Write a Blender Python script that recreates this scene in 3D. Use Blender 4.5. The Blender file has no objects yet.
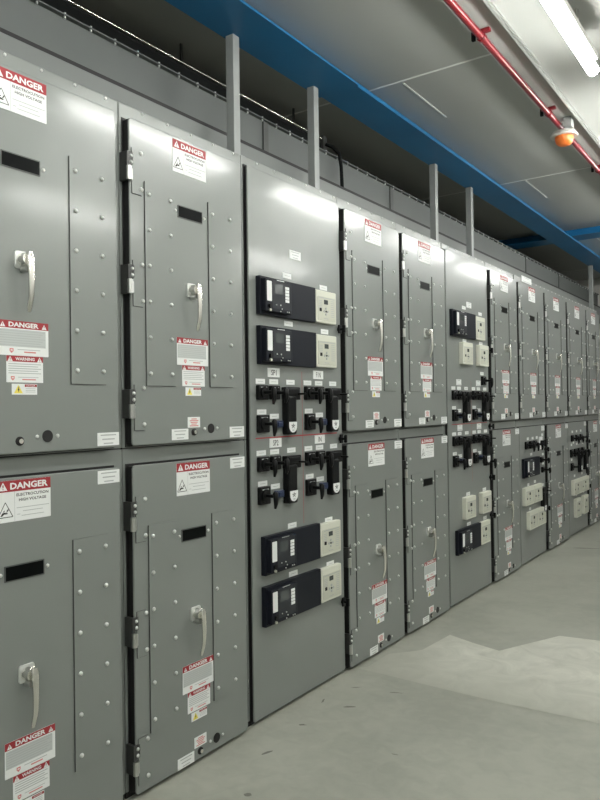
import bpy, math, random
from mathutils import Matrix, Vector
random.seed(7)
SC = bpy.context.scene
COL = SC.collection
PI = math.pi

# ------------------------------------------------------------------ materials
def mat(name, col, rough=0.5, metal=0.0, spec=0.5, bump=0.0, bscale=300.0, var=0.0, vscale=3.0, coat=0.0, emit=None, es=0.0):
    m = bpy.data.materials.new(name); m.use_nodes = True
    nt = m.node_tree; b = nt.nodes['Principled BSDF']
    b.inputs['Base Color'].default_value = (*col, 1)
    b.inputs['Roughness'].default_value = rough
    b.inputs['Metallic'].default_value = metal
    b.inputs['Specular IOR Level'].default_value = spec
    b.inputs['Coat Weight'].default_value = coat; b.inputs['Coat Roughness'].default_value = 0.13
    if emit:
        b.inputs['Emission Color'].default_value = (*emit, 1)
        b.inputs['Emission Strength'].default_value = es
    if bump or var:
        geo = nt.nodes.new('ShaderNodeNewGeometry')
    if bump:
        n = nt.nodes.new('ShaderNodeTexNoise'); n.inputs['Scale'].default_value = bscale; n.inputs['Detail'].default_value = 2
        nt.links.new(geo.outputs['Position'], n.inputs['Vector'])
        bp = nt.nodes.new('ShaderNodeBump'); bp.inputs['Strength'].default_value = bump; bp.inputs['Distance'].default_value = 0.002
        nt.links.new(n.outputs['Fac'], bp.inputs['Height']); nt.links.new(bp.outputs['Normal'], b.inputs['Normal'])
    if var:
        n = nt.nodes.new('ShaderNodeTexNoise'); n.inputs['Scale'].default_value = vscale; n.inputs['Detail'].default_value = 4
        nt.links.new(geo.outputs['Position'], n.inputs['Vector'])
        r = nt.nodes.new('ShaderNodeMapRange'); r.inputs[1].default_value = 0.3; r.inputs[2].default_value = 0.7
        r.inputs[3].default_value = 1 - var; r.inputs[4].default_value = 1 + var
        nt.links.new(n.outputs['Fac'], r.inputs[0])
        mx = nt.nodes.new('ShaderNodeVectorMath'); mx.operation = 'SCALE'; mx.inputs[0].default_value = col
        nt.links.new(r.outputs[0], mx.inputs['Scale']); nt.links.new(mx.outputs[0], b.inputs['Base Color'])
    return m

M = {}
M['paint'] = mat('grey_enamel', (0.205, 0.222, 0.211), 0.30, bump=0.06, bscale=420, var=0.025, vscale=1.5, spec=0.5, coat=0.40)
# slightly wavy sheet metal under the clear top coat
_nt = M['paint'].node_tree; _n = _nt.nodes.new('ShaderNodeTexNoise'); _n.inputs['Scale'].default_value = 5.0; _n.inputs['Detail'].default_value = 1.0
_g = _nt.nodes.new('ShaderNodeNewGeometry'); _nt.links.new(_g.outputs['Position'], _n.inputs['Vector'])
_b = _nt.nodes.new('ShaderNodeBump'); _b.inputs['Strength'].default_value = 0.35; _b.inputs['Distance'].default_value = 0.004
_nt.links.new(_n.outputs['Fac'], _b.inputs['Height']); _nt.links.new(_b.outputs['Normal'], _nt.nodes['Principled BSDF'].inputs['Coat Normal'])
M['edge'] = mat('grey_enamel_edge', (0.075, 0.08, 0.076), 0.5)  # darker enamel; on plate sides it imitates the shaded edge
M['line'] = mat('painted_shadow_line', (0.04, 0.043, 0.041), 0.6)
M['black'] = mat('black_gasket', (0.006, 0.006, 0.006), 0.6)
M['plastic'] = mat('black_plastic', (0.004, 0.0045, 0.005), 0.4, spec=.22)
M['relay'] = mat('relay_black', (0.010, 0.012, 0.018), 0.45, spec=.18)
M['relay2'] = mat('relay_face', (0.028, 0.031, 0.036), 0.42, spec=.2)
M['lcd'] = mat('lcd_dark', (0.07, 0.08, 0.08), 0.2)
M['glass'] = mat('window_glass', (0.003, 0.004, 0.004), 0.3, spec=0.06)
M['steel'] = mat('zinc_steel', (0.62, 0.63, 0.61), 0.28, metal=1.0)
M['bolt'] = mat('bolt_steel', (0.66, 0.68, 0.66), 0.3, metal=0.55)
M['chrome'] = mat('satin_chrome', (0.82, 0.81, 0.77), 0.2, metal=1.0)
M['hinge'] = mat('hinge_dark', (0.05, 0.052, 0.05), 0.4, metal=0.3)
M['beige'] = mat('beige_plastic', (0.66, 0.67, 0.58), 0.45)
M['beige2'] = mat('beige_inset', (0.55, 0.56, 0.47), 0.5)
M['white'] = mat('label_white', (0.80, 0.82, 0.81), 0.45)
M['ink'] = mat('label_ink', (0.03, 0.03, 0.03), 0.6)
M['greek'] = mat('fine_print', (0.42, 0.44, 0.44), 0.6)
M['greek2'] = mat('fine_print_field', (0.50, 0.53, 0.52), 0.6)
M['red'] = mat('sign_red', (0.33, 0.022, 0.030), 0.5)
M['pink'] = mat('sign_red_print', (0.65, 0.22, 0.22), 0.5)
M['yellow'] = mat('sign_yellow', (0.85, 0.72, 0.12), 0.5)
M['tape'] = mat('red_tape', (0.36, 0.02, 0.03), 0.4)
M['blue'] = mat('blue_lens', (0.015, 0.028, 0.075), 0.3)
M['post'] = mat('galvanised_post', (0.26, 0.275, 0.268), 0.45, metal=0.1, var=0.05, vscale=20)
M['bluepaint'] = mat('blue_beam_paint', (0.004, 0.125, 0.29), 0.42, bump=0.1, bscale=60, var=0.12, vscale=2.5)
M['redpipe'] = mat('red_pipe_paint', (0.17, 0.008, 0.013), 0.3, coat=0.2)
M['ceil'] = mat('ceiling_paint', (0.36, 0.37, 0.345), 0.40, bump=0.08, bscale=8, var=0.05, vscale=1.2)
M['seam'] = mat('ceiling_sealant', (0.68, 0.69, 0.66), 0.4)
M['duct'] = mat('plenum_grey', (0.15, 0.162, 0.156), 0.5, bump=0.05, var=0.06, vscale=2)
M['wall'] = mat('wall_paint', (0.62, 0.62, 0.59), 0.5, var=0.03)
M['orange'] = mat('orange_cap', (0.85, 0.20, 0.035), 0.4)
M['cap'] = mat('detector_body', (0.50, 0.50, 0.46), 0.5)
M['tube'] = mat('lit_tube', (0.9, 0.9, 0.9), 0.3, emit=(1.0, 1.0, 0.965), es=50.0)
M['lampbody'] = mat('lamp_housing', (0.70, 0.70, 0.66), 0.4)
M['duct2'] = mat('duct_grey_shaded', (0.105, 0.115, 0.110), 0.55, bump=0.05, var=0.06, vscale=2)  # darker than the plenum: the dimmer light up there is put into the colour
M['dark'] = mat('dark_void', (0.008, 0.009, 0.009), 0.9, spec=0.1)

def floor_material(name, base, light, thr):
    m = bpy.data.materials.new(name); m.use_nodes = True
    nt = m.node_tree; N = nt.nodes; L = nt.links; b = N['Principled BSDF']
    geo = N.new('ShaderNodeNewGeometry')
    n1 = N.new('ShaderNodeTexNoise'); n1.inputs['Scale'].default_value = 1.3; n1.inputs['Detail'].default_value = 6; n1.inputs['Roughness'].default_value = 0.62
    n2 = N.new('ShaderNodeTexNoise'); n2.inputs['Scale'].default_value = 14; n2.inputs['Detail'].default_value = 5; n2.inputs['Distortion'].default_value = 0.8
    L.new(geo.outputs['Position'], n1.inputs['Vector']); L.new(geo.outputs['Position'], n2.inputs['Vector'])
    ad = N.new('ShaderNodeMath'); ad.operation = 'MULTIPLY_ADD'; ad.inputs[1].default_value = 0.45
    L.new(n2.outputs['Fac'], ad.inputs[0]); L.new(n1.outputs['Fac'], ad.inputs[2])
    r = N.new('ShaderNodeValToRGB')
    r.color_ramp.elements[0].position = 0.58; r.color_ramp.elements[0].color = (*base, 1)
    r.color_ramp.elements[1].position = 0.86; r.color_ramp.elements[1].color = (*light, 1)
    L.new(ad.outputs[0], r.inputs['Fac'])
    L.new(r.outputs['Color'], b.inputs['Base Color'])
    rr = N.new('ShaderNodeMapRange'); rr.inputs[3].default_value = 0.32; rr.inputs[4].default_value = 0.50
    L.new(n2.outputs['Fac'], rr.inputs[0]); L.new(rr.outputs[0], b.inputs['Roughness'])
    bp = N.new('ShaderNodeBump'); bp.inputs['Strength'].default_value = 0.12; bp.inputs['Distance'].default_value = 0.003
    L.new(n2.outputs['Fac'], bp.inputs['Height']); L.new(bp.outputs['Normal'], b.inputs['Normal'])
    return m
M['floor'] = floor_material('epoxy_floor', (0.325, 0.335, 0.285), (0.415, 0.425, 0.365), 0)
M['patch'] = floor_material('epoxy_painted_light', (0.345, 0.355, 0.30), (0.405, 0.415, 0.355), 0)  # pool of light on the floor, painted into the base colour
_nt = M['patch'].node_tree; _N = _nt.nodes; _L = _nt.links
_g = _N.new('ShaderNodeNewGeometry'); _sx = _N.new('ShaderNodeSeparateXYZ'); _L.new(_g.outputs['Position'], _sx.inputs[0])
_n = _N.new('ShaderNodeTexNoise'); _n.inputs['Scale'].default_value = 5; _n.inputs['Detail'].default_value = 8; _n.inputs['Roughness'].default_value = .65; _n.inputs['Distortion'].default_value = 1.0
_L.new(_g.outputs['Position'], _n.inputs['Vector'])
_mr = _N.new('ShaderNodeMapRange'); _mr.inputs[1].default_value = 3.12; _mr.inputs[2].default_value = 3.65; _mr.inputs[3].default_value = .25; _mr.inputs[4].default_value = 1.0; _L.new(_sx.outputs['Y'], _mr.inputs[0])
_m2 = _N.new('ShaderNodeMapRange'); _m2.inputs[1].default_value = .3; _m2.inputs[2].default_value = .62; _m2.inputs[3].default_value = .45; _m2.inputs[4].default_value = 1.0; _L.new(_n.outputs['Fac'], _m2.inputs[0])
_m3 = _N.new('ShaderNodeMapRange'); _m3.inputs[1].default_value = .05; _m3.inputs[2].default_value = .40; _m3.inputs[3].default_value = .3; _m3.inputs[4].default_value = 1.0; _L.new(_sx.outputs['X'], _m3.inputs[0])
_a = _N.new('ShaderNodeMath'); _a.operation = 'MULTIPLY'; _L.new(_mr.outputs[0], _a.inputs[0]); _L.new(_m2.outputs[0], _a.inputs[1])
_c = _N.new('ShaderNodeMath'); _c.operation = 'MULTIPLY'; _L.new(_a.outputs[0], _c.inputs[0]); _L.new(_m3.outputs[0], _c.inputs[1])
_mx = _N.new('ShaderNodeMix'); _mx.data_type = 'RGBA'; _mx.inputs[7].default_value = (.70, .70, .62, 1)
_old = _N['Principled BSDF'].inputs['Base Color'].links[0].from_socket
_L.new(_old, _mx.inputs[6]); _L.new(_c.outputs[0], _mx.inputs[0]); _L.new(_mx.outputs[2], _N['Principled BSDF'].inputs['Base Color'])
M['scuff'] = mat('scuff_dark', (0.17, 0.17, 0.145), 0.6)

# ------------------------------------------------------------------ mesh builder
_txt = {}
def text_polys(s, bold=0.0):
    key = (s, bold)
    if key not in _txt:
        c = bpy.data.curves.new('tmp', 'FONT'); c.body = s; c.size = 1; c.resolution_u = 2; c.offset = bold
        o = bpy.data.objects.new('tmp', c)
        me = bpy.data.meshes.new_from_object(o)
        vs = [(v.co.x, v.co.y) for v in me.vertices]; fs = [tuple(p.vertices) for p in me.polygons]
        bpy.data.objects.remove(o); bpy.data.curves.remove(c); bpy.data.meshes.remove(me)
        _txt[key] = (vs, fs)
    return _txt[key]

class MB:
    """collects shapes in (x out of the face, y along the row, z up)"""
    def __init__(s): s.v = []; s.f = []; s.m = []; s.mats = []; s.sm = []
    def mi(s, m):
        if m not in s.mats: s.mats.append(m)
        return s.mats.index(m)
    def add(s, vs, fs, m, smooth=False):
        o = len(s.v); s.v += [tuple(v) for v in vs]; k = s.mi(m)
        for f in fs: s.f.append(tuple(i + o for i in f)); s.m.append(k); s.sm.append(smooth)
    def box(s, x0, x1, y0, y1, z0, z1, m, c=0.0):
        if c <= 0:
            vs = [(x, y, z) for x in (x0, x1) for y in (y0, y1) for z in (z0, z1)]
            s.add(vs, [(0,1,3,2),(4,6,7,5),(0,4,5,1),(2,3,7,6),(0,2,6,4),(1,5,7,3)], m)
        else:
            import bmesh
            bm = bmesh.new(); bmesh.ops.create_cube(bm, size=1)
            for v in bm.verts:
                v.co = ((x0+x1)/2+v.co.x*(x1-x0), (y0+y1)/2+v.co.y*(y1-y0), (z0+z1)/2+v.co.z*(z1-z0))
            bmesh.ops.bevel(bm, geom=bm.edges[:], offset=c, segments=2, affect='EDGES', profile=0.6)
            bm.verts.index_update()
            s.add([v.co[:] for v in bm.verts], [tuple(v.index for v in f.verts) for f in bm.faces], m); bm.free()
    def plate(s, x0, x1, y0, y1, z0, z1, m, r=0.0, c=0.0, side=None, seg=4):
        """rounded-corner sheet facing +x, chamfer c on its front edge"""
        def ring(ins, x):
            rr = max(r - ins, 0.0); a0, a1, b0, b1 = y0+ins, y1-ins, z0+ins, z1-ins
            if r <= 0: return [(x,a0,b0),(x,a1,b0),(x,a1,b1),(x,a0,b1)]
            P = []
            for cy, cz, st in ((a0+rr,b0+rr,PI),(a1-rr,b0+rr,1.5*PI),(a1-rr,b1-rr,0),(a0+rr,b1-rr,.5*PI)):
                for k in range(seg+1):
                    a = st + .5*PI*k/seg; P.append((x, cy+rr*math.cos(a), cz+rr*math.sin(a)))
            return P
        R = [ring(0, x0)]
        if c > 0: R += [ring(0, x1-c), ring(c*0.3, x1-c*0.3), ring(c, x1)]
        else: R += [ring(0, x1)]
        n = len(R[0]); vs = [p for q in R for p in q]; fs = []
        for k in range(len(R)-1):
            for i in range(n):
                j = (i+1) % n; fs.append((k*n+i, k*n+j, (k+1)*n+j, (k+1)*n+i))
        s.add(vs, fs, side or m)
        s.add(R[-1], [tuple(range(n))], m); s.add(R[0], [tuple(range(n-1, -1, -1))], m)
    def tube(s, pts, rad, m, n=12, flat=1.0, smooth=True, caps=True):
        """swept round section along pts; rad scalar or list"""
        P = [Vector(p) for p in pts]; R = rad if isinstance(rad, (list, tuple)) else [rad]*len(P)
        ref = None; vs = []; fs = []
        for i, p in enumerate(P):
            d = (P[min(i+1, len(P)-1)] - P[max(i-1, 0)]).normalized()
            if ref is None:
                ref = Vector((1, 0, 0)) if abs(d.x) < .9 else Vector((0, 1, 0))
            a = (ref - d*ref.dot(d)).normalized(); b = d.cross(a); ref = a
            for k in range(n):
                t = 2*PI*k/n; vs.append(p + a*R[i]*flat*math.cos(t) + b*R[i]*math.sin(t))
        for i in range(len(P)-1):
            for k in range(n):
                j = (k+1) % n; fs.append((i*n+k, i*n+j, (i+1)*n+j, (i+1)*n+k))
        s.add(vs, fs, m, smooth)
        if caps:
            s.add(vs[:n], [tuple(range(n-1, -1, -1))], m); s.add(vs[-n:], [tuple(range(n))], m)
    def cylx(s, y, z, x0, x1, r, m, n=16, r2=None):
        s.tube([(x0, y, z), (x1, y, z)], [r, r if r2 is None else r2], m, n)
    def dome(s, x, y, z, r, h, m, n=10):
        vs = []; fs = []
        for (k, (rr, hh)) in enumerate(((1, 0), (.95, .45), (.7, .8), (.35, .97))):
            for i in range(n):
                t = 2*PI*i/n; vs.append((x+h*hh, y+r*rr*math.cos(t), z+r*rr*math.sin(t)))
        for k in range(3):
            for i in range(n):
                j = (i+1) % n; fs.append((k*n+i, k*n+j, (k+1)*n+j, (k+1)*n+i))
        fs.append(tuple(range(3*n, 4*n)))
        s.add(vs, fs, m, True)
    def poly(s, x, pts, m): s.add([(x, a, b) for a, b in pts], [tuple(range(len(pts)))], m)
    def rect(s, x, y0, y1, z0, z1, m): s.poly(x, [(y0,z0),(y1,z0),(y1,z1),(y0,z1)], m)
    def text(s, x, yc, zc, h, string, m, bold=0.0, width=None):
        """text with cap height h centred at yc, zc"""
        vs, fs = text_polys(string, bold)
        a0 = min(v[0] for v in vs); a1 = max(v[0] for v in vs); b0 = min(v[1] for v in vs); b1 = max(v[1] for v in vs)
        kz = h/(b1-b0); ky = kz if width is None else width/(a1-a0)
        s.add([(x, yc+(v[0]-(a0+a1)/2)*ky, zc+(v[1]-(b0+b1)/2)*kz) for v in vs], fs, m)
    def tri(s, x, yc, z0, w, m, mi, mark=True, inner=0.78):
        h = w*.87
        s.poly(x, [(yc-w/2, z0), (yc+w/2, z0), (yc, z0+h)], m)
        if mark:
            s.poly(x+.0003, [(yc-w*.05, z0+h*.32), (yc+w*.05, z0+h*.32), (yc+w*.075, z0+h*.68), (yc-w*.075, z0+h*.68)], mi)
            s.rect(x+.0003, yc-w*.05, yc+w*.05, z0+h*.12, z0+h*.23, mi)
    def mesh(s, name):
        me = bpy.data.meshes.new(name); me.from_pydata(s.v, [], s.f)
        for m in s.mats: me.materials.append(M[m])
        me.polygons.foreach_set('material_index', s.m); me.polygons.foreach_set('use_smooth', s.sm)
        me.update(); me.validate(); return me

# ------------------------------------------------------------------ object helpers
def link(name, data, parent=None, loc=(0,0,0)):
    o = bpy.data.objects.new(name, data); COL.objects.link(o); o.location = loc
    if parent: o.parent = parent
    return o
_cache = {}
def part(name, key, build, parent, loc=(0,0,0), label=None):
    """a part whose mesh is shared between all copies with the same key"""
    if key not in _cache:
        mb = MB(); build(mb); _cache[key] = mb.mesh(name)
    o = link(name, _cache[key], parent, loc)
    if label: o['label'] = label
    return o
def single(name, build, parent=None, loc=(0,0,0), label=None, cat=None, group=None, kind=None):
    mb = MB(); build(mb); o = link(name, mb.mesh(name), parent, loc)
    if label: o['label'] = label
    if cat: o['category'] = cat
    if group: o['group'] = group
    if kind: o['kind'] = kind
    return o
def thing(name, label, cat, loc, group=None):
    o = link(name, None, None, loc); o['label'] = label; o['category'] = cat
    if group: o['group'] = group
    return o

H = 2.41
UZ0, UZ1 = 1.214, 2.352     # upper door
LZ0, LZ1 = 0.016, 1.146     # lower door
DX = 0.035                  # face of a swung door

# ------------------------------------------------------------------ small pieces (local origin at their own centre or hinge)
def b_frame(W):
    def f(mb):
        mb.box(-1.5, 0, .001, W-.001, .022, 1.2035, 'paint', .004)
        mb.box(-1.5, 0, .001, W-.001, 1.2065, H, 'paint', .004)
        mb.box(-1.48, -.004, .003, W-.003, 0.0, 1.3, 'black')
        y = .11
        for k in range(int((W-.1)/.125)+1):
            mb.dome(0, y, 2.400, .0052, .004, 'bolt', 8); y += .125
        for z in (2.24, 1.82, 1.39, .95, .54, .14):
            for dz in (0, .022): mb.dome(0, .043 if False else .006, z+dz, .002, .001, 'edge', 6)
    return f
def b_door(w, h):
    def f(mb):
        mb.plate(.0008, .003, -.004, w+.003, -.004, h+.005, 'black')
        mb.plate(.003, DX-.006, .0, w-.004, .003, h-.003, 'black', .008)
        mb.plate(DX-.007, DX, 0, w, 0, h, 'paint', .013, .0035)
    return f
def b_strap(w, h, y1, rows, zs):
    def f(mb):
        mb.plate(0, .0045, 0, w, 0, h, 'paint', .001, 0, side='edge')
        mb.rect(.0006, -.0016, 0, -.001, h, 'line'); mb.rect(.0006, -.001, w, -.0016, 0, 'line')  # dark lines painted along two edges as the plate's shadow
        for z in zs:
            for y in rows: mb.dome(.0055, y, z, .0075, .0075, 'bolt')
    return f
def b_hingeplate(mb):
    mb.plate(0, .004, .004, .050, -.147, .012, 'paint', .002, 0, side='edge')
    mb.rect(.0006, .004, .051, -.149, -.147, 'black')
    mb.dome(.004, .045, 0, .008, .008, 'bolt'); mb.dome(.004, .046, -.127, .008, .008, 'bolt')
def b_hinge(mb):
    mb.box(-.034, .006, -.0145, -.001, -.050, .050, 'hinge', .002)
    mb.tube([(.006, -.006, -.05), (.006, -.006, -.002)], .010, 'steel', 10)
    mb.plate(0, .005, -.004, .014, .004, .050, 'hinge', .002)
    mb.dome(.005, .004, .036, .0065, .006, 'bolt'); mb.dome(.005, .004, .014, .0065, .006, 'bolt')
    mb.box(.0, .008, -.006, .010, -.048, -.008, 'steel', .002)
def b_window(mb):
    mb.plate(0, .0025, -.066, .066, -.0235, .0235, 'edge', .002)
    mb.plate(0, .003, -.0625, .0625, -.020, .020, 'glass', .001)
    for sy in (-1, 1): mb.dome(0, sy*.078, 0, .006, .005, 'bolt')
def b_lock(mb):
    mb.cylx(0, 0, 0, .003, .0135, 'black'); mb.cylx(0, 0, .003, .010, .0075, 'chrome')
def b_port(mb):
    mb.cylx(0, 0, 0, .002, .0185, 'black', 24)
    for sy in (-1, 1): mb.dome(0, sy*.036, 0, .006, .005, 'bolt')
def b_handle(mb):
    mb.plate(0, .005, -.026, .026, -.026, .026, 'bolt', .008, .002)
    mb.cylx(0, 0, .006, .032, .021, 'chrome', 20, .018)
    mb.cylx(-.0, -.028, .004, .030, .010, 'steel', 14)
    pts = []; rad = []
    for k in range(15):
        t = k/14
        z = .020 - .175*t
        x = .036 + .005*math.sin(PI*min(1, t*1.1)) - .010*max(0, t-.75)/.25
        pts.append((x, .004, z)); rad.append(.0125*(1-.40*t) if t < .97 else .006)
    rad[0] = .009
    mb.tube([(.026, .002, .006), (.034, .003, .014)], [.012, .012], 'chrome', 12)
    mb.tube(pts, rad, 'chrome', 12, flat=.75)
def b_danger(mb):          # 0.18 x 0.12, origin at centre
    X = .0012
    mb.plate(0, X, -.090, .090, -.060, .060, 'white', .002)
    mb.rect(X+.0002, -.090, .090, .0275, .060, 'red')
    mb.tri(X+.0004, -.069, .032, .028, 'white', 'red'); mb.text(X+.0004, .017, .0435, .0195, 'DANGER', 'white', .035, .126)
    mb.rect(X+.0002, -.0325, -.0315, -.060, .0275, 'greek')
    # warning triangle outline with a hand and a bolt
    for (p, q) in (((-.086, -.045), (-.038, -.045)), ((-.086, -.045), (-.062, -.002)), ((-.038, -.045), (-.062, -.002))):
        dy, dz = q[0]-p[0], q[1]-p[1]; L = math.hypot(dy, dz); ny, nz = -dz/L*.0011, dy/L*.0011
        mb.poly(X+.0003, [(p[0]-ny, p[1]-nz), (q[0]-ny, q[1]-nz), (q[0]+ny, q[1]+nz), (p[0]+ny, p[1]+nz)], 'ink')
    mb.poly(X+.0003, [(-.078, -.041), (-.072, -.041), (-.066, -.036), (-.056, -.036), (-.054, -.033), (-.066, -.030), (-.072, -.032)], 'ink')
    mb.poly(X+.0003, [(-.060, -.030), (-.056, -.026), (-.058, -.025), (-.049, -.019), (-.053, -.024), (-.051, -.025), (-.057, -.031)], 'ink')
    mb.poly(X+.0003, [(-.070, -.028), (-.064, -.024), (-.063, -.026), (-.069, -.030)], 'ink')
    mb.text(X+.0003, .028, .0165, .0085, 'ELECTROCUTION', 'ink', .022, .108)
    mb.text(X+.0003, .028, .0015, .0085, 'HIGH VOLTAGE', 'ink', .022, .092)
    for z, a, b in ((-.021, -.026, .084), (-.032, -.005, .062), (-.040, -.024, -.014), (-.045, -.010, .066)):
        mb.rect(X+.0003, a, b, z-.0012, z+.0006, 'greek')
def shield(mb, x, y, z, w, m, m2):
    mb.poly(x, [(y-w/2, z+w*.5), (y-w/2, z-w*.1), (y, z-w*.6), (y+w/2, z-w*.1), (y+w/2, z+w*.5)], m)
    mb.rect(x+.0002, y-w*.25, y+w*.25, z-w*.02, z+w*.22, m2)
def b_danger_wide(mb):     # 0.168 x 0.102
    X = .0012
    mb.plate(0, X, -.084, .084, -.051, .051, 'white', .002)
    mb.rect(X+.0002, -.084, .084, .029, .051, 'red')
    for sy in (-1, 1): mb.tri(X+.0004, sy*.069, .0315, .017, 'white', 'red')
    mb.text(X+.0004, 0, .040, .0145, 'DANGER', 'white', .035, .100)
    mb.rect(X+.0002, -.081, .074, -.025, .026, 'greek2')
    for k in range(7): mb.rect(X+.0003, -.079, .072 - (k % 3)*.008, .0215-k*.007-.0012, .0215-k*.007+.0009, 'greek')
    shield(mb, X+.0003, -.041, -.037, .013, 'pink', 'white')
    mb.rect(X+.0003, -.022, .055, -.034, -.032, 'greek'); mb.rect(X+.0003, .0, .040, -.042, -.038, 'pink')
def b_warning(mb):         # 0.122 x 0.078
    X = .0012
    mb.plate(0, X, -.061, .061, -.039, .039, 'white', .001)
    mb.rect(X+.0002, -.061, .061, .022, .039, 'red')
    for sy in (-1, 1): mb.tri(X+.0004, sy*.049, .0225, .0175, 'white', 'red')
    mb.text(X+.0004, 0, .0305, .0095, 'WARNING', 'white', .03, .064)
    for k in range(5): mb.rect(X+.0003, -.055, .054-(k % 2)*.01, .0155-k*.0068-.0012, .0155-k*.0068+.0010, 'greek')
    shield(mb, X+.0003, -.041, -.027, .012, 'pink', 'white')
    mb.rect(X+.0003, -.024, .045, -.0245, -.0228, 'greek'); mb.rect(X+.0003, -.01, .036, -.032, -.0285, 'pink')
def b_voltage(mb):         # 0.084 x 0.032
    X = .0012
    mb.plate(0, X, -.042, .042, -.016, .016, 'white', .001)
    mb.tri(X+.0003, -.021, -.012, .029, 'yellow', 'ink', False)
    mb.poly(X+.0005, [(-.024, -.003), (-.020, .008), (-.018, .008), (-.020, .0), (-.017, .0), (-.022, -.010), (-.0215, -.003)], 'ink')
    mb.rect(X+.0003, .0, .041, .007, .0145, 'red'); mb.text(X+.0005, .0205, .0107, .0045, 'DANGER', 'white', .0, .03)
    for z in (.002, -.003, -.008): mb.rect(X+.0003, .003, .036, z-.0008, z+.0006, 'greek')
def b_sticker(w, h, rows, m='greek'):
    def f(mb):
        mb.plate(0, .0012, -w/2, w/2, -h/2, h/2, 'white', .001)
        for k in range(rows):
            z = h*.32 - k*h*.64/max(1, rows-1) if rows > 1 else 0
            e = (0.36 - .07*((k*7+rows) % 3))*w
            mb.rect(.0015, -e, e, z-h*.055, z+h*.035, m)
    return f
def b_tag(s, h=.040, w=.086):
    def f(mb):
        mb.plate(0, .003, -w/2, w/2, -h/2, h/2, 'white', .002)
        mb.text(.0033, 0, 0, h*.62, s, 'ink', .008, h*.62*len(s)*.52)
    return f

# ---- controls
def b_relay(w, h, both=True):   # black relay on black plate, origin lower-left corner of the plate
    def f(mb):
        mb.plate(0, .022, 0, w, 0, h, 'relay', .003, .002)
        mb.plate(.022, .045, .010, .20, .012, h-.012, 'relay', .004, .004)
        mb.rect(.0453, .060, .190, .028, h-.016, 'relay2')
        z1 = h-.022
        mb.plate(.045, .0464, .020, .053, z1-.086, z1, 'white', .003)
        for k in range(5): mb.plate(.045, .0464, .152, .180, z1-.012-k*.0142-.012, z1-.012-k*.0142, 'white', .001)
        mb.rect(.0457, .075, .135, z1-.050, z1-.008, 'lcd')
        for a, b in ((.085, .045), (.115, .045), (.125, .030), (.115, .018), (.165, .02), (.178, .02)):
            mb.cylx(a, b, .045, .048, .003, 'bolt', 8)
        mb.cylx(.038, .036, .045, .054, .010, 'plastic', 14); mb.cylx(.038, .018, .045, .052, .006, 'beige2', 12)
        mb.rect(.0458, .09, .145, h-.0145, h-.0115, 'bolt')
        for y in (.012, w-.012):
            for z in (.012, h-.012): mb.dome(.022, y, z, .003, .002, 'plastic', 8)
    return f
def b_beige(w, h, t=.024):     # origin lower-left
    def f(mb):
        mb.plate(0, t, 0, w, 0, h, 'beige', .007, .004)
        mb.plate(t, t+.002, .012, w-.010, .012, h-.030, 'beige2', .004)
        X = t+.0024; c = w*.47
        mb.rect(X, .02, w-.02, h-.038, h-.034, 'greek')
        mb.rect(X, c-.020, c+.016, h-.066, h-.044, 'lcd')
        for k in range(4):
            a = k*PI/2; mb.cylx(c-.002+.016*math.cos(a), h*.36+.014*math.sin(a), t, t+.004, .006, 'greek', 10)
        mb.cylx(c-.002, h*.36, t, t+.004, .005, 'lcd', 10)
        mb.plate(t, t+.004, .026, .042, h*.36-.003, h*.36+.013, 'plastic', .002)
        for k in range(5): mb.rect(X, .020, .048, h-.052-k*.008-.0015, h-.052-k*.008+.0015, 'greek')
        for k in range(9): mb.rect(X, w-.055, w-.024, h-.046-k*.0095-.0016, h-.046-k*.0095+.0014, 'greek')
        mb.rect(X, c-.022, c+.018, .020, .023, 'greek')
    return f
def b_switch(w, h, drop):      # pistol-grip switch, origin at plate centre
    def f(mb):
        mb.plate(0, .016, -w/2, w/2, -h/2, h/2, 'plastic', .006, .003)
        mb.cylx(0, 0, .016, .022, min(w, h)*.38, 'plastic', 18)
        mb.cylx(0, 0, .022, .062, .008, 'plastic', 12)
        mb.tube([(.066, 0, .020), (.068, 0, .012), (.070, 0, -.01), (.070, 0, -drop*.6), (.066, 0, -drop)], [.006, .012, .011, .0095, .005], 'plastic', 10)
        mb.rect(.0163, -w*.30, w*.30, h*.32, h*.38, 'greek')
    return f
def b_paddle(mb):              # large switch with long hanging grip, origin at plate centre
    mb.plate(0, .026, -.056, .056, -.029, .029, 'plastic', .006, .003)
    mb.plate(.004, .030, -.046, .046, -.006, .022, 'plastic', .006, .004)
    mb.plate(.0, .034, -.052, .016, -.185, -.01, 'plastic', .010, .008)
    mb.cylx(.036, -.002, .026, .070, .0045, 'plastic', 8)
    X = .0344; yc = -.017; n = 10
    P = [(yc-.030, -.128)] + [(yc-.030*math.cos(PI*k/n), -.1475-.028*math.sin(PI*k/n)) for k in range(0, n+1)] + [(yc+.030, -.128)]
    mb.poly(X, P, 'white')
    for k in range(5):
        a = .5*PI + 2*PI*k/5; cy, cz = yc, -.146
        mb.poly(X+.0004, [(cy+.004*math.cos(a-.9), cz+.004*math.sin(a-.9)), (cy+.018*math.cos(a), cz+.015*math.sin(a)), (cy+.004*math.cos(a+.9), cz+.004*math.sin(a+.9))], 'ink')
    mb.rect(X+.0004, yc-.008, yc+.008, -.167, -.163, 'greek')
def b_lamp(mb):                # blue indicator block
    mb.plate(0, .018, -.026, .026, -.016, .016, 'blue', .004, .003)
    mb.plate(.018, .022, -.018, .018, -.009, .009, 'blue', .003, .002)
def b_latch(mb):               # black thumb latch
    mb.cylx(0, 0, 0, .010, .012, 'plastic', 14); mb.cylx(0, 0, .010, .028, .006, 'plastic', 10)
    mb.box(.026, .042, -.006, .006, -.020, .020, 'plastic', .004)
    mb.box(.006, .014, -.014, .012, -.022, .022, 'plastic', .003)

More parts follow.
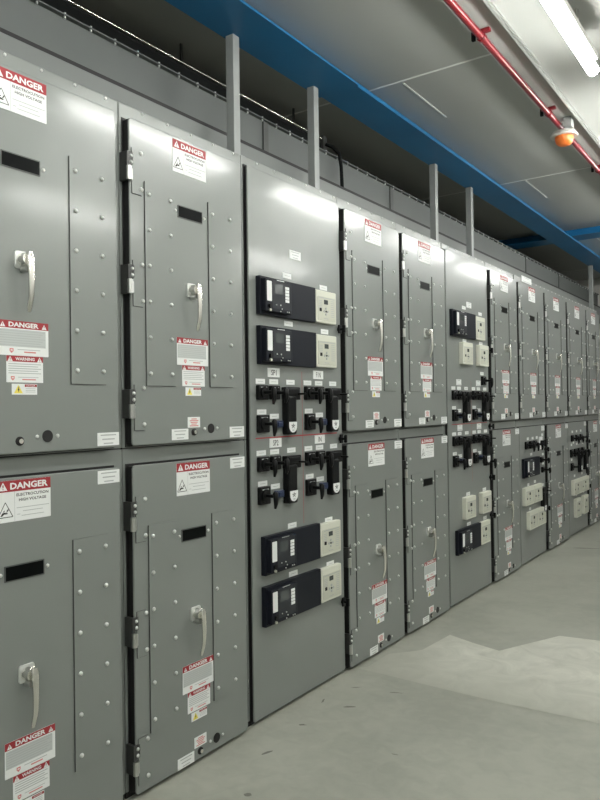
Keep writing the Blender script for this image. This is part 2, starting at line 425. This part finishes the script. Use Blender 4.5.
# ------------------------------------------------------------------ unit assembly
def add(door, name, key, build, y, z, x=DX, label=None): return part(name, key, build, door, (x, y, z), label)

def breaker_door(root, name, W, upper):
    w = W - .042 - .016
    w = round(w, 3)
    z0, z1 = (UZ0, UZ1) if upper else (LZ0, LZ1)
    d = part(name, ('door', w, upper), b_door(w, z1-z0), root, (0, .016, z0))
    c = (w/2)                                 # window centre, local to the door
    zz = lambda z: z - z0
    wo = .014 if w > .62 else 0.0; ho = -.012 if w > .62 else 0.0
    yy = lambda y: y - .016
    if upper:
        sb, st = 1.423, 2.145; rows = [2.101-.127*k for k in range(6)]
    else:
        sb, st = .206, .932; rows = [.893-.1286*k for k in range(6)]
    zs = [r - sb for r in rows]
    add(d, 'stiffener_plate', ('sl', upper), b_strap(.146, st-sb, 0, (.017, .122), zs), yy(.082), zz(sb))
    add(d, 'stiffener_plate', ('sr', upper), b_strap(.140, st-sb, 0, (.021, .125), zs), w-.207+wo, zz(sb))
    for hz in ((2.236, 1.845, 1.414) if upper else (1.027, .631, .195)):
        add(d, 'hinge_plate', 'hp', b_hingeplate, .004, zz(hz))
        add(d, 'hinge', 'hinge', b_hinge, .0, zz(hz-.055), x=DX-.001)
    add(d, 'inspection_window', 'win', b_window, c+wo*.5-.004, zz(2.075 if upper else .869))
    add(d, 'lever_handle', 'handle', b_handle, c+wo*.5-.002, zz(1.787 if upper else .568))
    add(d, 'danger_sign', 'danger', b_danger, c+wo*.5-.003, zz(2.280 if upper else 1.078))
    sz = 0 if upper else -1.220
    add(d, 'danger_sign', 'dangerw', b_danger_wide, c+wo*.5+(.001 if upper else .010), zz(1.554+sz))
    add(d, 'warning_sign', 'warn', b_warning, c+wo*.5+(.004 if upper else .012), zz(1.463+sz))
    add(d, 'voltage_sticker', 'volt', b_voltage, c+wo*.5+(.002 if upper else .012), zz(1.404+sz))
    if W < .7 or root.get('_st'):
        add(d, 'paper_sticker', 'st1', b_sticker(.066, .040, 5, 'pink'), c+.003+(0 if upper else .014), zz(1.288 if upper else .083))
        add(d, 'paper_sticker', 'st2', b_sticker(.086, .040, 3), c-.071+(0 if upper else .010), zz(1.245 if upper else .038))
    add(d, 'door_lock', 'lock', b_lock, c+ho+.003+(0 if upper else .012), zz(1.251 if upper else .045))
    add(d, 'access_port', 'port', b_port, c+ho+.098+(0 if upper else .010), zz(1.262 if upper else .058))
    add(d, 'paper_sticker', 'st3', b_sticker(.090, .043, 3), w-.047, zz(1.243 if upper else 1.118))
    return d

def tags(door, pts, x=.020, w=.066, h=.023):
    for y, z in pts: add(door, 'engraved_tag', ('tag', w, h), b_sticker(w, h, 1), y, z, x)

def switch_quadrant(d, y, z, X=.020):
    """y, z: left edge of the quadrant and height of its upper tags (local to the unit)"""
    add(d, 'control_switch', 'sw1', b_switch(.072, .064, .052), y+.041, z-.048, X)
    add(d, 'control_switch', 'sw2', b_switch(.064, .062, .046), y+.128, z-.048, X)
    add(d, 'control_switch', 'sw3', b_switch(.074, .076, .052), y+.043, z-.183, X)
    add(d, 'paddle_switch', 'paddle', b_paddle, y+.243, z-.051, X)
    add(d, 'indicator_block', 'lamp', b_lamp, y+.150, z-.187, X)
    tags(d, [(y+.035, z), (y+.130, z), (y+.256, z), (y+.042, z-.132), (y+.132, z-.152)], X, .064, .022)

def control_door(root, W, names):
    w = round(W-.035, 3)
    def f(mb):
        mb.plate(.0008, .003, -.006, w+.003, -.006, 2.358, 'black')
        mb.plate(.003, .014, .001, w-.004, .003, 2.35, 'black', .006)
        mb.plate(.013, .020, 0, w, 0, 2.352, 'paint', .010, .003)
    # the door mesh sits at the unit's left edge; its children use unit coordinates minus .018 / .016
    d = part('control_door', ('cdoor', w), f, root, (0, .018, .016))
    piv = link_offset(d)
    return piv
def link_offset(d): return d

def cadd(d, name, key, build, y, z, x=.020, label=None):
    return part(name, key, build, d, (x, y-.018, z-.016), label)

def control_common(d, sh):
    dy, dz = -.018-sh, -.016
    for (y, z) in ((.078, 1.453), (.436, 1.453), (.078, 1.145), (.436, 1.145)):
        switch_quadrant(d, y+dy, z+dz)
    def tape(mb):
        mb.rect(.0206, .076+dy, .724+dy, 1.206+dz, 1.211+dz, 'tape')
        mb.rect(.0208, .424+dy, .4265+dy, .80+dz, 1.505+dz, 'tape')
    part('red_divider_tape', ('tape', sh), tape, d)

def place_unit(i, y0, W, label, upper, lower, number=None):
    r = thing('switchgear_cabinet', label, 'cabinet', (0, y0, 0), 'switchgear line-up along the wall')
    part('cabinet_frame', ('frame', round(W, 2)), b_frame(W), r)
    return r

# fitted left edges and widths
U = [(0.860, .80), (1.660, .66), (2.320, .797), (3.118, .653), (3.771, .659), (4.430, .800), (5.231, .661),
     (5.893, .755), (6.648, .761), (7.409, .790), (8.199, .66)]
LBL = [
 'grey cabinet nearest the camera, cut off by the picture edge, with two bare latched doors',
 'grey cabinet with black gaps along its hinged doors, left of the SP1 control panel',
 'grey control cabinet with SP1 and SP2 switches, two paired relays above and two below',
 'grey two-door breaker cabinet directly right of the SP1 and SP2 control cabinet',
 'grey two-door breaker cabinet directly left of the control cabinet with four small beige relays',
 'farther full-height control cabinet with four separate small beige relays, no SP1 plate',
 'grey narrow two-door breaker cabinet directly right of the farther full-height control cabinet',
 'grey cabinet whose lower door holds a black relay above two wide beige relays',
 'grey cabinet with breaker doors between the two whose lower doors hold relays',
 'grey cabinet whose lower door holds a black switch cluster over beige relays',
 'farthest grey breaker cabinet, at the end of the row by the last steel post']
U = [(0.870, .79)] + U[1:3] + [(y*(1-.012), w) for y, w in U[3:]]
U = [(y, (U[i+1][0]-y) if i+1 < len(U) else .66) for i, (y, w) in enumerate(U)]
roots = []
for i, ((y0, W), lb) in enumerate(zip(U, LBL)):
    r = place_unit(i, y0, W, lb, None, None); roots.append(r)
    Wk = .66 if W < .7 else (.75 if i in (7, 8) else .79)
    if i in (7, 8, 9): r['_st'] = 1
    if i not in (2, 5):
        breaker_door(r, 'upper_door', Wk, True)
        if i not in (7, 9): breaker_door(r, 'lower_door', Wk, False)
    if '_st' in r: del r['_st']

# ---- third cabinet: SP1 / F1N / SP2 / 1N
d = control_door(roots[2], .765, None)
control_common(d, .025)
for (z, h) in ((1.740, .165), (1.526, .166), (.621, .166), (.402, .170)):
    low = z < 1
    cadd(d, 'protection_relay', ('relay', h), b_relay(.428, h), .078 if low else .066, z)
    cadd(d, 'meter_relay', ('beige', h), b_beige(.178, .156 if h < .17 else .160, .024), .508 if low else .495, z+.004)
SH = .025
tags(d, [(a-SH, b) for a, b in [(.319-.018, 1.936-.016), (.325-.018, 1.719-.016), (.333-.018, .804-.016), (.336-.018, .586-.016),
         (.619-.018, 1.920-.016), (.625-.018, 1.706-.016), (.638-.018, .788-.016), (.646-.018, .572-.016)]])
cadd(d, 'paper_sticker', 'topst', b_sticker(.090, .039, 3), .360, 2.040)
for s, y, z in (('SP1', .207, 1.493), ('F1N', .561, 1.493), ('SP2', .214, 1.184), ('IN', .567, 1.184)):
    cadd(d, 'circuit_nameplate', ('name', s), b_tag(s), y-SH, z)
for z in (1.728, 1.178, .362): cadd(d, 'door_latch', 'latch', b_latch, .728, z)

# ---- sixth cabinet
d = control_door(roots[5], .79, None)
control_common(d, 0)
cadd(d, 'protection_relay', 'relay6', b_relay(.415, .178), .068, 1.800)
cadd(d, 'meter_relay', 'beige6', b_beige(.176, .166, .024), .486, 1.803)
for y, z in ((.205, 1.617), (.513, 1.617), (.215, .556), (.521, .556)):
    cadd(d, 'meter_relay', 'beige6b', b_beige(.178, .152, .030), y+.020, z)
cadd(d, 'protection_relay', 'relay6c', b_relay(.415, .166), .105, .335)
cadd(d, 'meter_relay', 'beige6c', b_beige(.178, .160, .024), .523, .338)
tags(d, [(.317-.018, 2.012-.016), (.622-.018, 1.998-.016), (.320-.018, 1.784-.016), (.628-.018, 1.784-.016),
         (.340-.018, .722-.016), (.650-.018, .722-.016), (.346-.018, .514-.016), (.654-.018, .514-.016), (.640-.018, 1.565-.016), (.680-.018, .979-.016)])
cadd(d, 'paper_sticker', 'topst', b_sticker(.090, .039, 3), .410, 2.040)
cadd(d, 'control_switch', 'sw1', b_switch(.072, .064, .052), .655, 1.513)
cadd(d, 'control_switch', 'sw1', b_switch(.072, .064, .052), .700, .925)
for y, z in ((.207, 1.493), (.566, 1.493), (.214, 1.184), (.567, 1.184)):
    cadd(d, 'circuit_nameplate', 'blankname', b_sticker(.086, .040, 2, 'greek'), y, z)
for z in (1.74, 1.178, .80, .52): cadd(d, 'door_latch', 'latch', b_latch, .766, z)

# ---- lower control doors of the eighth and tenth cabinets
def lower_control(root, W):
    w = round(W-.040, 3)
    def f(mb):
        mb.plate(.0008, .003, -.008, w+.006, -.004, LZ1-LZ0+.006, 'black')
        mb.plate(.003, .014, -.006, w-.004, .003, LZ1-LZ0-.003, 'black', .006)
        mb.plate(.013, .020, 0, w, 0, LZ1-LZ0, 'paint', .010, .003)
    d = part('lower_door', ('lcd', w), f, root, (0, .018, .016))
    cadd(d, 'paper_sticker', 'st3', b_sticker(.090, .043, 3), W-.072, 1.120)
    return d
d = lower_control(roots[7], .745)
for y in (.185, .305, .415): cadd(d, 'control_switch', 'sw1', b_switch(.072, .064, .052), y, .990)
cadd(d, 'selector_switch', 'scale', lambda mb: (mb.plate(0, .006, -.046, .046, -.055, .055, 'white', .004), mb.cylx(-.006, .0, .006, .04, .024, 'plastic', 14), mb.box(.036, .05, -.012, .0, -.03, .03, 'plastic', .003)), .595, .992)
cadd(d, 'selector_switch', 'sel2', b_switch(.06, .05, .03), .600, .842)
cadd(d, 'selector_switch', 'sel2', b_switch(.06, .05, .03), .630, .752)
cadd(d, 'protection_relay', 'relay8', b_relay(.43, .160), .066, .722)
cadd(d, 'meter_relay', 'beige8', b_beige(.232, .150, .03), .066, .492); cadd(d, 'meter_relay', 'beige8', b_beige(.232, .150, .03), .300, .492)
cadd(d, 'meter_relay', 'beige8', b_beige(.232, .145, .03), .168, .280); cadd(d, 'meter_relay', 'beige8', b_beige(.232, .145, .03), .402, .280)
cadd(d, 'paddle_switch', 'paddle', b_paddle, .622, .566)
tags(d, [(.217, 1.028), (.350, 1.028), (.468, 1.028), (.630, 1.046), (.305, .892), (.640, .872), (.640, .790), (.210, .640), (.395, .650), (.620, .600), (.250, .432)], .020, .05, .022)
for z in (.93, .40): cadd(d, 'door_latch', 'latch', b_latch, .715, z)

d = lower_control(roots[9], .780)
for y in (.16, .33, .50): cadd(d, 'control_switch', 'sw1', b_switch(.072, .064, .052), y, .985)
for y in (.12, .27, .42, .57): cadd(d, 'control_switch', 'sw4', b_switch(.08, .08, .06), y, .835)
cadd(d, 'paddle_switch', 'paddle', b_paddle, .43, .82); cadd(d, 'paddle_switch', 'paddle', b_paddle, .66, .82)
cadd(d, 'control_switch', 'sw3', b_switch(.074, .076, .052), .130, .70)
cadd(d, 'control_switch', 'sw3', b_switch(.074, .076, .052), .46, .66)
cadd(d, 'meter_relay', 'beige10', b_beige(.31, .152, .03), .105, .412); cadd(d, 'meter_relay', 'beige10', b_beige(.31, .152, .03), .417, .412)
cadd(d, 'meter_relay', 'beige10b', b_beige(.185, .19, .03), .190, .178); cadd(d, 'meter_relay', 'beige10b', b_beige(.185, .19, .03), .500, .178)
tags(d, [(.16, 1.035), (.33, 1.035), (.50, 1.035), (.12, .905), (.20, .925), (.33, .905), (.48, .93), (.57, .905), (.12, .755), (.22, .585), (.52, .585), (.28, .388), (.58, .388)], .020, .05, .022)
for z in (.45, .93): cadd(d, 'door_latch', 'latch', b_latch, .745, z)

# white number plates on the front trims
part('number_plate', 'np', b_sticker(.27, .05, 2), roots[7], (.003, .33, 2.405))

# ------------------------------------------------------------------ plenum boxes, cable tray and posts above the cabinets
YA, YB = .2, 10.2
def plen(mb):
    mb.box(-1.2, -.15, YA+.66, YB, H+.001, 2.562, 'duct', .004)
    mb.box(-.1502, -.149, YA+.66, YB, 2.550, 2.564, 'black')
o = single('arc_plenum', plen, label='grey riser box running along the cabinet tops behind the posts', cat='duct')
def plen2(mb):
    mb.box(-1.1, -.30, YA+.66, YB, 2.566, 2.800, 'duct2', .003)
    mb.box(-.31, -.280, YA+.66, YB, 2.800, 2.805, 'duct2')
    y = YA+.75
    while y < YB-.05:
        mb.tube([(-.288, y, 2.790), (-.288, y, 2.813)], .0045, 'bolt', 6); y += .1185
    for y in (2.88, 4.25, 5.6, 7.12, 8.3): mb.box(-.300, -.292, y-.02, y+.02, 2.568, 2.798, 'edge')
single('upper_duct', plen2, label='grey bolted duct with a flanged top edge, set back above the riser box', cat='duct')
def tray(mb):
    mb.box(-.47, -.355, .0, 3.50, 2.810, 2.905, 'dark', .004)
    mb.tube([(-.352, .0, 2.911), (-.352, 3.50, 2.911)], .0055, 'chrome', 8)
    for y in (.6, 1.5, 2.4, 3.3): mb.box(-.42, -.41, y-.005, y+.005, 2.905, 3.04, 'hinge')
    mb.box(-.49, -.34, 3.49, 3.53, 2.83, 2.93, 'hinge', .003)
single('cable_tray', tray, label='black cable tray with a bright metal rail under the ceiling, left of the second post', cat='cable tray')
def cab(mb):
    P = [(-.335, 3.51, 2.88), (-.30, 3.53, 2.862), (-.265, 3.545, 2.82), (-.25, 3.54, 2.74), (-.235, 3.52, 2.66), (-.22, 3.50, 2.575)]
    mb.tube(P, .011, 'dark', 8)
single('hanging_cable', cab, label='black cable curving down from the end of the cable tray', cat='cable')

PL = ['grey steel post on the seam between the second cabinet and the SP1 control cabinet',
      'grey steel post above the right end of the SP1 control cabinet',
      'grey steel post above the seam left of the farther full-height control cabinet',
      'grey steel post above the farther full-height control cabinet',
      'farthest grey steel post, above the last cabinet']
for lb, y in zip(PL, (2.325, 2.937, 4.362, 4.985, 8.68)):
    t = thing('support_post', lb, 'post', (-.02, y, H), 'steel posts carrying the blue beam')
    part('post_shaft', 'shaft', lambda mb: (mb.box(-.041, 0, -.0205, .0205, .004, .518, 'post', .002)), t)
    part('base_plate', 'pbase', lambda mb: (mb.plate(0, .012, -.035, .035, .0, .004, 'post'), mb.box(-.05, .012, -.035, .035, .0, .005, 'post')), t)

# ------------------------------------------------------------------ ceiling steel
def beam_y(mb):
    L0, L1 = -2.98, 10.28
    mb.box(-.068, .142, L0, L1, 2.930, 2.942, 'bluepaint')
    mb.box(.030, .046, L0, L1, 2.942, 3.038, 'bluepaint')
    mb.box(-.074, .160, L0, 3.05, 2.924, 2.930, 'bluepaint')
single('steel_beam', beam_y, label='long blue steel beam running along the ceiling above the posts', cat='beam')
def beam_x(mb):
    mb.box(-2.38, 3.28, 7.10, 7.34, 2.945, 2.957, 'bluepaint')
    mb.box(-2.38, 3.28, 7.21, 7.225, 2.957, 3.030, 'bluepaint')
single('steel_beam', beam_x, label='blue cross beam meeting the long beam at right angles near the far end', cat='beam')

RX, RZ = .763, 3.005
t = thing('red_pipe', 'glossy red pipe clipped along the ceiling, running past the orange detector', 'pipe', (RX, 0, RZ))
part('pipe_run', 'rp', lambda mb: mb.tube([(0, -3, 0), (0, 10.28, 0)], .0165, 'redpipe', 14), t)
def clamp(mb):
    mb.tube([(0, -.012, 0), (0, .012, 0)], .021, 'redpipe', 14); mb.box(-.04, .04, -.012, .012, .018, .034, 'redpipe', .002)
    mb.dome(0, 0, 0, .004, .004, 'dark', 6)
    mb.box(-.047, -.030, -.008, .008, -.006, .034, 'dark', .002)
for y in (1.95, 3.12, 4.17, 5.4, 6.6, 7.9): part('pipe_clamp', 'clamp', clamp, t, (0, y, 0))

def rail(mb):
    mb.box(.868, .879, -3, 10.28, 3.028, 3.039, 'steel'); mb.box(.868, .872, -3, 10.28, 3.010, 3.039, 'steel')
single('ceiling_rail', rail, label='thin bright metal rail on the ceiling between the red pipe and the lit tube', cat='rail')

t = thing('detector', 'round pale ceiling detector with an orange cap beside the red pipe', 'detector', (.790, 4.39, 2.930))
def det(mb):
    n = 24
    for (r0, z0, r1, z1) in ((.075, .0, .080, .008), (.080, .008, .066, .026), (.066, .026, .035, .034)):
        vs = [(r0*math.cos(2*PI*k/n), r0*math.sin(2*PI*k/n), z0) for k in range(n)] + [(r1*math.cos(2*PI*k/n), r1*math.sin(2*PI*k/n), z1) for k in range(n)]
        mb.add(vs, [(k, (k+1) % n, n+(k+1) % n, n+k) for k in range(n)], 'cap', True)
    mb.add([(.075*math.cos(2*PI*k/n), .075*math.sin(2*PI*k/n), 0) for k in range(n)], [tuple(range(n))], 'cap')
part('detector_base', 'det', det, t)
def cap(mb):
    n = 24; P = ((.052, .0), (.052, -.016), (.047, -.034), (.034, -.047), (.015, -.052))
    vs = [(r*math.cos(2*PI*k/n), r*math.sin(2*PI*k/n), z) for r, z in P for k in range(n)]
    fs = [(i*n+k, i*n+(k+1) % n, (i+1)*n+(k+1) % n, (i+1)*n+k) for i in range(4) for k in range(n)] + [tuple(range(4*n, 5*n))]
    mb.add(vs, fs, 'orange', True)
part('orange_cap', 'cap', cap, t, label='orange domed cap')
part('mounting_stem', 'stem', lambda mb: (mb.tube([(.012, 0, .03), (.012, 0, .108)], .010, 'post', 12), mb.box(.004, .05, -.03, .03, .050, .108, 'post', .004)), t)

def lamp(y1, label, x=1.158):
    t = thing('tube_light', label, 'lamp', (x, y1-1.25, 2.88), 'tube lights along the ceiling')
    def tube(mb):
        pts = [(0, 0, 0), (0, .004, 0), (0, .015, 0)] + [(0, 1.235, 0), (0, 1.246, 0), (0, 1.25, 0)]
        mb.tube(pts, [.006, .017, .0255, .0255, .017, .006], 'tube', 18)
    part('lit_tube', 'tubem', tube, t)
    part('lamp_housing', 'house', lambda mb: (mb.box(-.03, .03, .02, 1.2, .030, .060, 'lampbody', .004), mb.box(-.004, .004, .25, .27, .06, .160, 'steel'), mb.box(-.004, .004, .95, .97, .06, .160, 'steel')), t)
    part('mounting_clip', 'clip', lambda mb: (mb.box(-.006, .006, .19, .21, .018, .034, 'steel', .002), mb.box(-.006, .006, 1.04, 1.06, .018, .034, 'steel', .002)), t)
lamp(3.50, 'bright white tube light hanging at the upper right of the ceiling')
for y in (1.75, 0.0, -1.5): lamp(y, 'lit white tube light overhead, nearer than the one in the corner')
for y in (5.30, 7.05, 8.8): lamp(y, 'lit white tube light farther along the ceiling line')
for y in (-1.0, 1.6, 4.2, 6.8): lamp(y, 'unseen tube light added as fill in a second line by the opposite wall', 2.75)  # second lamp row, added out of view to brighten the room

# ------------------------------------------------------------------ shell
RXW, YN, YF, XB = 3.3, -3.0, 10.3, -2.4
def st(name, b): return single(name, b, kind='structure')
st('floor', lambda mb: mb.box(XB, RXW, YN, YF, -.1, 0, 'floor'))
st('ceiling', lambda mb: mb.box(XB, RXW, YN, YF, 3.04, 3.14, 'ceil'))
st('wall_right', lambda mb: mb.box(RXW, RXW+.1, YN, YF, 0, 3.04, 'wall'))
st('wall_left', lambda mb: mb.box(XB-.1, XB, YN, YF, 0, 3.04, 'wall'))
st('wall_far', lambda mb: mb.box(XB-.1, RXW+.1, YF, YF+.1, 0, 3.04, 'wall'))
st('wall_near', lambda mb: mb.box(XB-.1, RXW+.1, YN-.1, YN, 0, 3.04, 'wall'))
def seams(mb):
    y = 3.35-2.04*2
    while y < 10:
        mb.box(-.6, .72, y-.006, y+.006, 3.037, 3.0395, 'seam')
        mb.box(.229, .239, y+.03, y+.58, 3.037, 3.0395, 'seam')
        y += 2.045
st('trim_1', seams)
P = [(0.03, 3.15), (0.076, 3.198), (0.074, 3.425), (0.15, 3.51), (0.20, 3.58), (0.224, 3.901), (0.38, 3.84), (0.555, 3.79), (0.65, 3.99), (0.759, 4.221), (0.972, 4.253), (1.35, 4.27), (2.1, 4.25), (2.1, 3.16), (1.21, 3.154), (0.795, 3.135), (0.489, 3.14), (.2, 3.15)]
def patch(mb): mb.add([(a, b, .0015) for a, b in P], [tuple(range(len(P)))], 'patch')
o = single('painted_light_patch', patch, kind='structure')
def scuffs(mb):
    for (x, y, l, w, a) in ((.115, 2.718, .05, .010, 1.9), (.251, 2.729, .07, .013, .6), (.175, 2.464, .035, .014, .5), (.199, 2.189, .055, .016, 1.2), (.329, 1.916, .03, .02, .3),
                            (.16, 2.93, .05, .006, .7), (.35, 2.98, .06, .007, .4), (.62, 2.45, .03, .005, .2), (.28, 6.9, .30, .03, .4), (.40, 7.3, .25, .02, .2)):
        n = 10; vs = []
        for k in range(n):
            t = 2*PI*k/n; q = 1+.3*random.uniform(-1, 1); u_, v_ = l/2*math.cos(t)*q, w/2*math.sin(t)*q
            vs.append((x+u_*math.cos(a)-v_*math.sin(a), y+u_*math.sin(a)+v_*math.cos(a), .0012))
        mb.add(vs, [tuple(range(n))], 'scuff')
st('floor_marking', scuffs)

# ------------------------------------------------------------------ world, camera
w = bpy.data.worlds.new('World'); SC.world = w; w.use_nodes = True
w.node_tree.nodes['Background'].inputs[0].default_value = (.8, .85, .85, 1); w.node_tree.nodes['Background'].inputs[1].default_value = .05

f0, yaw, pitch, roll, dcam, hcam = 712.8, .6118, .0100, -.0141, 1.917, 1.3396
fw = Vector((-math.sin(yaw)*math.cos(pitch), math.cos(yaw)*math.cos(pitch), math.sin(pitch)))
r = fw.cross(Vector((0, 0, 1))).normalized(); u = r.cross(fw)
c_, s_ = math.cos(roll), math.sin(roll)
r2 = r*c_ + u*s_; u2 = -r*s_ + u*c_
cd = bpy.data.cameras.new('Camera'); cam = bpy.data.objects.new('Camera', cd); COL.objects.link(cam)
mw = Matrix((( r2.x, u2.x, -fw.x, dcam), (r2.y, u2.y, -fw.y, 0.0), (r2.z, u2.z, -fw.z, hcam), (0, 0, 0, 1)))
cam.matrix_world = mw
cd.sensor_fit = 'HORIZONTAL'; cd.sensor_width = 36; cd.lens = f0*36/600; cd.clip_start = .02
SC.camera = cam
SC.view_settings.view_transform = 'Standard'
SC.view_settings.look = 'None'
SC.view_settings.exposure = 0.0
